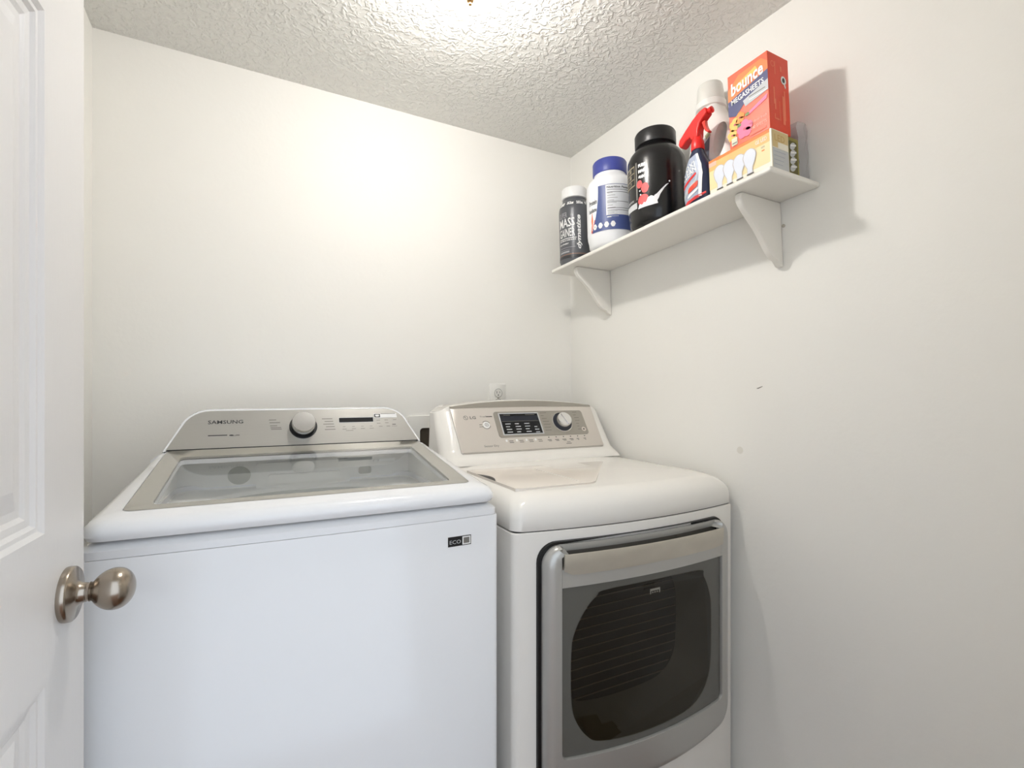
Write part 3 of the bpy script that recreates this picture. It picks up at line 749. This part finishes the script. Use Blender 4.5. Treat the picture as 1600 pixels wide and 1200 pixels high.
# --- small dark bottle, white cap
gm = mat('bottle_graphite', (92, 94, 98), .3, metal=.15)
t3 = tag(on_shelf('supplement_tub', -.125, .823), 'smallest grey tub with white cap, at the far end of the shelf', 'supplement tub')
MB().lathe([(.044, 0), (.054, .002), (.056, .008), (.0575, .014), (.0590, .030), (.0590, .200), (.0580, .212), (.0540, .226), (.047, .238), (.043, .243), (.042, .252)], n=64).build('tub_body', gm, t3, smooth=45)
MB().lathe([(.0595, .020), (.0595, .030)], n=64, caps=(False, False)).build('base_band', mat('label_dark', (50, 50, 53), .35), t3)
MB().lathe([(.043, .250), (.0465, .252), (.0470, .256), (.0470, .286), (.045, .2895), (.002, .2895)], n=72).build('lid', mat('cap_white', (240, 240, 238), .35), t3, smooth=35)
a = Art(cyl(radians(229), .0592), .004)
a.rect(-.085, .085, .032, .0345, mat('label_bronze', (150, 110, 88), .4))
sg = mat('label_grey', (172, 172, 176), .4)
a.text('SUPER', -.062, .170, .038, .020, sg, 3, bold=.0).text('MASS', -.062, .134, .066, .033, ink_w, 4, bold=.015).text('GAINER', -.062, .098, .066, .031, ink_w, 4, bold=.01)
a.rect(-.062, .010, .091, .0935, ink_w, 3).text('PROTEIN & CARB BLEND', -.062, .0830, .070, .0052, ink_w, 3, bold=.03).text('MASS SUPPLEMENT', -.062, .0705, .042, .005, ink_w, 3, bold=.03)
a.rect(-.062, .006, .058, .0592, sg, 3).rect(-.062, -.016, .050, .0512, sg, 3).rect(-.062, -.018, .040, .046, sg, 3)
a.text('dymatize', .030, .050, .125, .020, ink_w, 3, bold=.03, shear=.3, rot=pi/2)
a.build('label', t3)
a = Art(lambda u, v, h: ((.0592+h-(v-.212)*.52)*cos(radians(230)+u/.055), (.0592+h-(v-.212)*.52)*sin(radians(230)+u/.055), v), .004)
for i, s_ in enumerate(('1280', '52g', '252g', '17g')): a.text(s_, -.058+i*.034, .2135, .025, .016, ink_w, 9, bold=.06)
a.build('shoulder_text', t3)

# --- boxes: helper for a printed carton (x0..x1 depth, y 0..len, z 0..h)
def carton(name, label, cat, x, a_, n, dx, ly, hz, m, rz=0, side_m=None, print_size=(.063, .167, .088)):
    pd_, pl, ph = print_size
    t = tag(on_shelf(name, x, a_, n, rz), label, cat)
    mb = MB(); mb.box(0, dx, 0, ly, 0, hz)
    if side_m: mb.m = [0, 0, 1, 0, 0, 0]
    mb.build('carton', [m, side_m or m], t, bevel=.0008, bseg=2)
    ks, kh = ly/pl, hz/ph
    fr = Art(lambda u, v, h: (-.0001-h, ly-u*ks, v*kh)); sd = Art(lambda u, v, h: (u*dx/pd_, -.0001-h, v*kh))
    return t, fr, sd
# light-bulb carton (front face u: 0 far left .. .166 near right)
cream = mat('carton_cream', (246, 240, 222), .5); amber = mat('carton_amber', (234, 190, 118), .5); orng = mat('carton_orange', (240, 128, 48), .5)
tq, fr, sd = carton('light_bulb_box', 'cream and amber four-pack light bulb box at the near front shelf edge', 'box', -.165, .010, .013, .0625, .172, .0955, cream)
frm = mat('carton_pale', (243, 222, 170), .5)
fr.rect(0, .163, .018, .088, frm).rect(0, .163, .062, .088, amber, 2).rect(.0, .163, .081, .088, orng, 3).rect(0, .022, .072, .082, mat('carton_pink', (247, 190, 170), .5), 4)
fr.rect(.163, .167, 0, .088, cream, 4)
for i in range(4):
    x = .030+i*.0275; y = .040
    P = [(x-.006, .014), (x-.0065, .026), (x-.0125, .038)]
    for k in range(13):
        t = pi+(-pi)*k/12; P.append((x+.0155*cos(t), .050+.0165*sin(t)))
    P += [(x+.0125, .038), (x+.0065, .026), (x+.006, .014)]
    fr.poly([(x+(px_-x)*1.14, .046+(pz_-.046)*1.05) for px_, pz_ in P], mat('bulb_edge', (196, 190, 190), .5), 3.6+i); fr.poly(P, mat('bulb_print', (222, 226, 236), .5), 4+i); fr.rect(x-.008, x+.010, .010, .0125, ink_d, 9)
fr.text('GE LED', .128, .068, .028, .008, ink_w, 4).text('60W', .142, .054, .009, .004, ink_g, 4).rect(.143, .150, .0475, .050, orng, 4).text('2.4', .131, .006, .008, .003, ink_g, 4)
fr.build('front_print', tq)
sd.rect(.002, .061, .050, .086, mat('side_gold', (214, 190, 136), .5)).rect(.002, .061, .002, .048, mat('side_grey', (196, 198, 198), .5)).rect(.022, .060, .048, .062, cream, 2).text('LED', .010, .064, .038, .014, mat('side_tan', (196, 160, 96), .5), 2)
for i in range(4): sd.rect(.006, .050-i*.004, .040-i*.009, .0415-i*.009, mat('side_line', (168, 172, 182), .5), 2)
sd.build('side_print', tq)
# olive bulb carton
olive = mat('carton_olive', (142, 136, 62), .5)
tq, fr, sd = carton('light_bulb_box', 'narrow olive box with white spiral bulb picture, between the bulb box and the wall', 'box', -.100, .016, .013, .046, .12, .097, olive, print_size=(.046, .12, .090))
sd.poly(rrect(.006, .040, .008, .082, .006), mat('olive_dark', (92, 86, 34), .5))
sp = []
for i in range(4):
    sd.poly([(.014+.0*i+.011*cos(2*pi*k/16)*1.0+.007, .022+i*.016+.008*sin(2*pi*k/16)+.004*cos(2*pi*k/16)) for k in range(16)], ink_lg, 2+i)
    sd.poly([(.012, .020+i*.016), (.034, .024+i*.016), (.034, .028+i*.016), (.012, .024+i*.016)], ink_w, 7)
sd.build('side_print', tq)
# clear plastic pack against the wall
ps = clear_mat('clear_pack', (.86, .85, .87), diff=.35, rough=.15)
tq = tag(on_shelf('plastic_pack', -.052, .022), 'crumpled clear plastic pack standing against the wall behind the olive box', 'plastic pack')
mb = MB(); L = []
for k, z in enumerate((0, .02, .05, .08, .11, .135, .15)):
    j = .004*(-1)**k; L.append([(.006+j, 0, z), (.030+j, -.003, z), (.046-j*.5, .0, z), (.048, .05, z), (.028, .055, z), (.005+j, .05, z)])
mb.loft(L); mb.build('wrapper', ps, tq)
MB().box(.010, .030, .008, .045, .002, .12).build('card_insert', mat('card_mauve', (150, 138, 140), .6), tq)
# orange dryer sheet carton on top
red_o = mat('carton_red_orange', (226, 62, 22), .42); front_o = mat('carton_coral', (240, 98, 62), .42)
tq, fr, sd = carton('dryer_sheet_box', 'tall orange box of dryer sheets standing on the cream light bulb box', 'box', -.165, .012, .1090, .077, .106, .183, front_o, side_m=red_o, print_size=(.074, .105, .175))
nv = mat('carton_navy', (52, 56, 108), .45); yel = mat('carton_yellow', (250, 190, 90), .45); pk = mat('petal_pink', (240, 110, 150), .45); grn = mat('leaf_green', (110, 130, 70), .5)
fr.poly([(0, .140), (.030, .163), (.090, .166), (.105, .152), (.105, .128), (0, .108)], mat('carton_glow', (246, 130, 66), .45))
fr.poly([(.020, .142), (.075, .158), (.080, .148), (.030, .130)], yel, 2)
fr.poly([(.0, .112), (.105, .134), (.105, .103), (.070, .098), (.045, .090), (.020, .070), (.0, .078)], nv, 3)
fr.poly([(.040, .096), (.105, .112), (.105, .088), (.046, .080)], mat('carton_silver', (190, 192, 196), .4), 4)
fr.rect(.056, .102, .089, .0905, ink_w, 5).rect(.056, .098, .095, .0975, ink_g, 5)
fr.text('bounce', .010, .121, .086, .030, ink_w, 6, bold=.028, shear=.15, rot=.10)
fr.text('MEGASHEETS', .010, .100, .086, .0125, ink_w, 6, bold=.02, rot=.10)
fr.poly([(.050, .062), (.102, .080), (.100, .070), (.052, .056)], mat('carton_pinkbar', (246, 120, 160), .45), 4)
for (cx2, cy2, c_, r_) in ((.016, .052, yel, .015), (.008, .030, yel, .013), (.030, .062, mat('petal_orange', (250, 150, 60), .5), .013), (.042, .030, pk, .021)):
    for k in range(5):
        an = 2*pi*k/5+.3; fr.disc(cx2+.55*r_*cos(an), cy2+.55*r_*sin(an), r_*.5, r_*.5, c_, 5+(k % 2)*.4, 12)
    fr.disc(cx2, cy2, r_*.18, r_*.18, mat('flower_eye', (214, 84, 110), .5), 6.5, 10)
fr.disc(.050, .060, .006, .004, grn, 6, 8).disc(.028, .044, .006, .004, grn, 6, 8)
fr.poly(rrect(.006, .022, .004, .022, .002), mat('carton_card', (216, 214, 190), .5), 6).rect(.008, .020, .008, .011, ink_g, 7)
fr.text('240 SHEETS', .058, .018, .040, .007, mat('pale_pink', (252, 200, 180), .5), 5).text('outdoor fresh', .055, .032, .044, .006, mat('pale_pink', (252, 200, 180), .5), 5).rect(.054, .096, .006, .012, mat('carton_bar', (244, 120, 96), .5), 5)
fr.build('front_print', tq)
pp = mat('pale_pink', (252, 200, 180), .5); pd = mat('side_pink', (240, 130, 96), .5)
sd.ring(.017, .150, .0065, .0012, pd).rect(.024, .026, .128, .158, pd).rect(.044, .048, .140, .152, pd)
sd.ring(.054, .122, .0095, .0045, ink_w, 2).disc(.054, .122, .0048, .0058, black_m, 3).poly([(.054, .114), (.060, .104), (.062, .108), (.058, .117)], ink_w, 2)
sd.rect(.017, .021, .060, .098, pd).rect(.020, .024, .048, .072, pd).rect(.048, .056, .020, .085, pd).rect(.054, .058, .030, .098, pd, 1.5).rect(.036, .038, .026, .070, pd).rect(.018, .034, .026, .029, pd).rect(.018, .021, .026, .038, pd)
sd.build('side_print', tq)

# --- white detergent bottle
wp = mat('bottle_white', (238, 237, 232), .3)
db = tag(on_shelf('detergent_bottle', -.056, .243), 'white detergent bottle with measuring cap and handle hole, behind the spray bottle', 'bottle')
def sup(a1, b1, n=36, p=3.0, cx=0, cy=0):
    out = []
    for i in range(n):
        t = 2*pi*i/n; c, s_ = cos(t), sin(t); out.append((cx+a1*abs(c)**(2/p)*(1 if c > 0 else -1), cy+b1*abs(s_)**(2/p)*(1 if s_ > 0 else -1)))
    return out
body = [(0, .034, .074, 0), (.004, .038, .080, 0), (.03, .040, .083, 0), (.12, .041, .083, 0), (.18, .041, .080, .002), (.225, .040, .068, .006), (.255, .038, .054, .010), (.275, .036, .044, .013), (.292, .034, .038, .014), (.300, .033, .036, .014)]
# handle hole through the bottle (x direction) near the -y side
mbd = MB().loft([[(x, y+o_, z) for x, y in sup(a1, b1)] for z, a1, b1, o_ in body])
bo = mbd.build('bottle_body', wp, db, smooth=50)
hole = MB().loft([[(xx, -.040+.017*cos(2*pi*k/24)-.006*sin(2*pi*k/24), .185+.046*sin(2*pi*k/24)) for k in range(24)] for xx in (-.08, .08)])
ho = hole.build('hole_cut', wp); bpy.context.view_layer.update()
ho.matrix_world = db.matrix_world.copy() if False else ho.matrix_world
ho.parent = db; bpy.context.view_layer.update()
md = bo.modifiers.new('hole', 'BOOLEAN'); md.operation = 'DIFFERENCE'; md.object = ho; md.solver = 'EXACT'
bpy.context.view_layer.update()
dg = bpy.context.evaluated_depsgraph_get(); me2 = bpy.data.meshes.new_from_object(bo.evaluated_get(dg)); bo.modifiers.clear(); bo.data = me2
bpy.data.objects.remove(ho)
for p in me2.polygons: p.use_smooth = True
me2.set_sharp_from_angle(angle=radians(40))
MB().lathe([(.036, .298), (.041, .302), (.041, .318), (.036, .322)], n=40, org=(0, .014, 0)).build('collar', wp, db, smooth=40)
MB().lathe([(.0375, .318), (.0385, .322), (.0335, .368), (.0320, .372), (.002, .3725)], n=60, org=(0, .014, 0)).build('measuring_cap', mat('cap_offwhite', (222, 221, 214), .35), db, smooth=35)
a = Art(lambda u, v, h: (-.0412-h, -u, v))
gr1 = mat('label_bluegrey', (150, 158, 178), .4); gr2 = mat('label_slate', (92, 98, 112), .4)
a_off = .020; a.fn = lambda u, v, h: (-.0412-h, -u-a_off, v)
a.poly([(-.060, .195), (-.010, .212), (-.012, .150), (.012, .110), (.016, .060), (-.060, .050)], mat('label_pale', (214, 218, 226), .4))
a.poly([(-.030, .190), (-.008, .206), (-.014, .140), (.008, .104), (-.006, .108), (-.028, .150)], gr2, 2)
a.text('free', -.050, .118, .034, .018, gr2, 2, bold=.02).text('clean', -.052, .092, .040, .015, gr1, 2, bold=.02).rect(-.055, .004, .070, .080, gr1, 2).rect(-.050, -.004, .058, .064, gr2, 2)
a.poly([(-.024, .214), (-.008, .222), (-.006, .208), (-.020, .200)], mat('label_leaf', (170, 178, 140), .4), 2)
a.build('label', db)

# --- trigger spray bottle
sb = tag(on_shelf('spray_bottle', -.150, .228), 'dark blue stain remover spray bottle with red trigger head at the shelf front', 'spray bottle')
nvy = mat('bottle_navy', (38, 46, 72), .25); rd = mat('trigger_red', (226, 38, 34), .35)
body = [(0, .020, .034), (.003, .024, .038), (.02, .026, .041), (.06, .026, .0415), (.09, .025, .038), (.115, .023, .030), (.135, .019, .021), (.150, .0145, .015), (.158, .013, .013)]
MB().loft([[(x, y, z) for x, y in sup(a1, b1, 40, 2.5)] for z, a1, b1 in body]).build('bottle_body', nvy, sb, smooth=60)
MB().lathe([(.0165, .150), (.0175, .152), (.0165, .172), (.0140, .180), (.0120, .190)], n=36).build('collar', rd, sb, smooth=35)
# head: profile in (y, z), nozzle towards -y, thickness along x
hp = [(.050, .178), (.056, .190), (.052, .201), (.030, .218), (.006, .234), (-.016, .245), (-.034, .248), (-.040, .244), (-.041, .230), (-.030, .224), (-.018, .215), (-.012, .200), (-.011, .182), (.012, .182), (.016, .192), (.028, .190), (.040, .180)]
MB().prism(hp, lambda u, v, d: (d, u, v), -.0125, .0125).build('spray_head', rd, sb, bevel=.004, bseg=3)
tp_ = [(-.020, .216), (-.030, .218), (-.031, .205), (-.036, .192), (-.043, .182), (-.038, .180), (-.029, .190), (-.024, .202)]
MB().prism(tp_, lambda u, v, d: (d, u, v), -.006, .006).build('trigger', mat('trigger_orange_red', (222, 52, 40), .35), sb, bevel=.0015)
MB().lathe([(.0075, -.0405), (.0085, -.043), (.0085, -.050), (.003, -.052)], n=20, axis='y', org=(0, 0, .237)).build('nozzle', rd, sb, smooth=35)
def sbx(u, v):    # front surface depth of the bottle
    for (z0, a0_, b0), (z1, a1_, b1_) in zip(body, body[1:]):
        if z0 <= v <= z1:
            t = (v-z0)/(z1-z0); A_, B_ = a0_+(a1_-a0_)*t, b0+(b1_-b0)*t; break
    else: A_, B_ = .02, .03
    q = min(1, abs(u)/B_)**2.5; return -A_*max(0, 1-q)**(1/2.5)
class ArtS(Art):
    def poly(s, pts, m, L=1, k=5):
        # split to horizontal strips so that the print follows the curved bottle
        xs_ = [p[0] for p in pts]; ys_ = [p[1] for p in pts]; y0, y1 = min(ys_), max(ys_); n = max(1, int((y1-y0)/.005))
        def span(y):
            c = []
            for i in range(len(pts)):
                (xa, ya), (xb, yb_) = pts[i], pts[(i+1) % len(pts)]
                if (ya-y)*(yb_-y) <= 0 and ya != yb_: c.append(xa+(xb-xa)*(y-ya)/(yb_-ya))
            return (min(c), max(c)) if c else (None, None)
        for i in range(n):
            ya = y0+(y1-y0)*i/n+1e-6*(i == 0); yb_ = y0+(y1-y0)*(i+1)/n-1e-6*(i == n-1)
            a0, a1 = span(ya); b0, b1 = span(yb_)
            if a0 is None or b0 is None: continue
            for q in range(k):
                s.mb.add([s.fn(a0+(a1-a0)*q/k, ya, L*.0003), s.fn(a0+(a1-a0)*(q+1)/k, ya, L*.0003), s.fn(b0+(b1-b0)*(q+1)/k, yb_, L*.0003), s.fn(b0+(b1-b0)*q/k, yb_, L*.0003)], [(0, 1, 2, 3)], s.mi(m))
        return s
a = ArtS(lambda u, v, h: (sbx(u, v)-.0004-h*1.5, -u, v))
a.poly([(-.033, .012), (-.036, .060), (-.034, .085), (-.024, .112), (-.012, .132), (.008, .134), (.016, .115), (.022, .085), (.020, .030), (.018, .012)], mat('label_lightblue', (168, 178, 198), .3), 1)
a.poly([(.008, .134), (.014, .134), (.026, .100), (.030, .075), (.026, .014), (.018, .014), (.021, .085), (.016, .112)], ink_w, 2)
a.poly([(-.035, .035), (.010, .062), (.020, .080), (.014, .058), (-.010, .040), (-.034, .020)], ink_lg, 2.5)
a.poly([(-.034, .058), (.012, .082), (.014, .076), (-.034, .050)], rd, 3)
a.poly([(-.014, .032), (.018, .044), (.018, .058), (-.014, .046)], mat('label_red', (224, 70, 48), .4), 3.5)
a.poly([(-.016, .020), (.018, .032), (.018, .040), (-.016, .028)], ink_w, 3.6)
a.poly([(-.030, .004), (.036, .016), (.036, .024), (-.030, .012)], mat('label_coral', (232, 76, 76), .4), 4)
a.text('OXI', -.022, .092, .034, .016, ink_w, 4, bold=.02, rot=.25).text('CLEAN', -.033, .068, .052, .018, ink_w, 4, bold=.02, rot=.35)
a.build('label', sb)

# scuffs on the right wall
for nm, lbl, fn_ in (('scuff_mark', 'round faint grey smudge on the right wall above the dryer', lambda a: a.disc(-.816, 1.086, .010, .010, mk)),
                     ('scratch_mark', 'tiny dark scratch on the right wall, to the right of the smudge below the shelf', lambda a: a.poly([(-.866, 1.258), (-.872, 1.257), (-.885, 1.263), (-.884, 1.264), (-.872, 1.260)], mk2))):
    a = Art(lambda u, v, h: (-.0003-h, u, v)); fn_(a); tag(a.build(nm, None), lbl, 'wall mark')
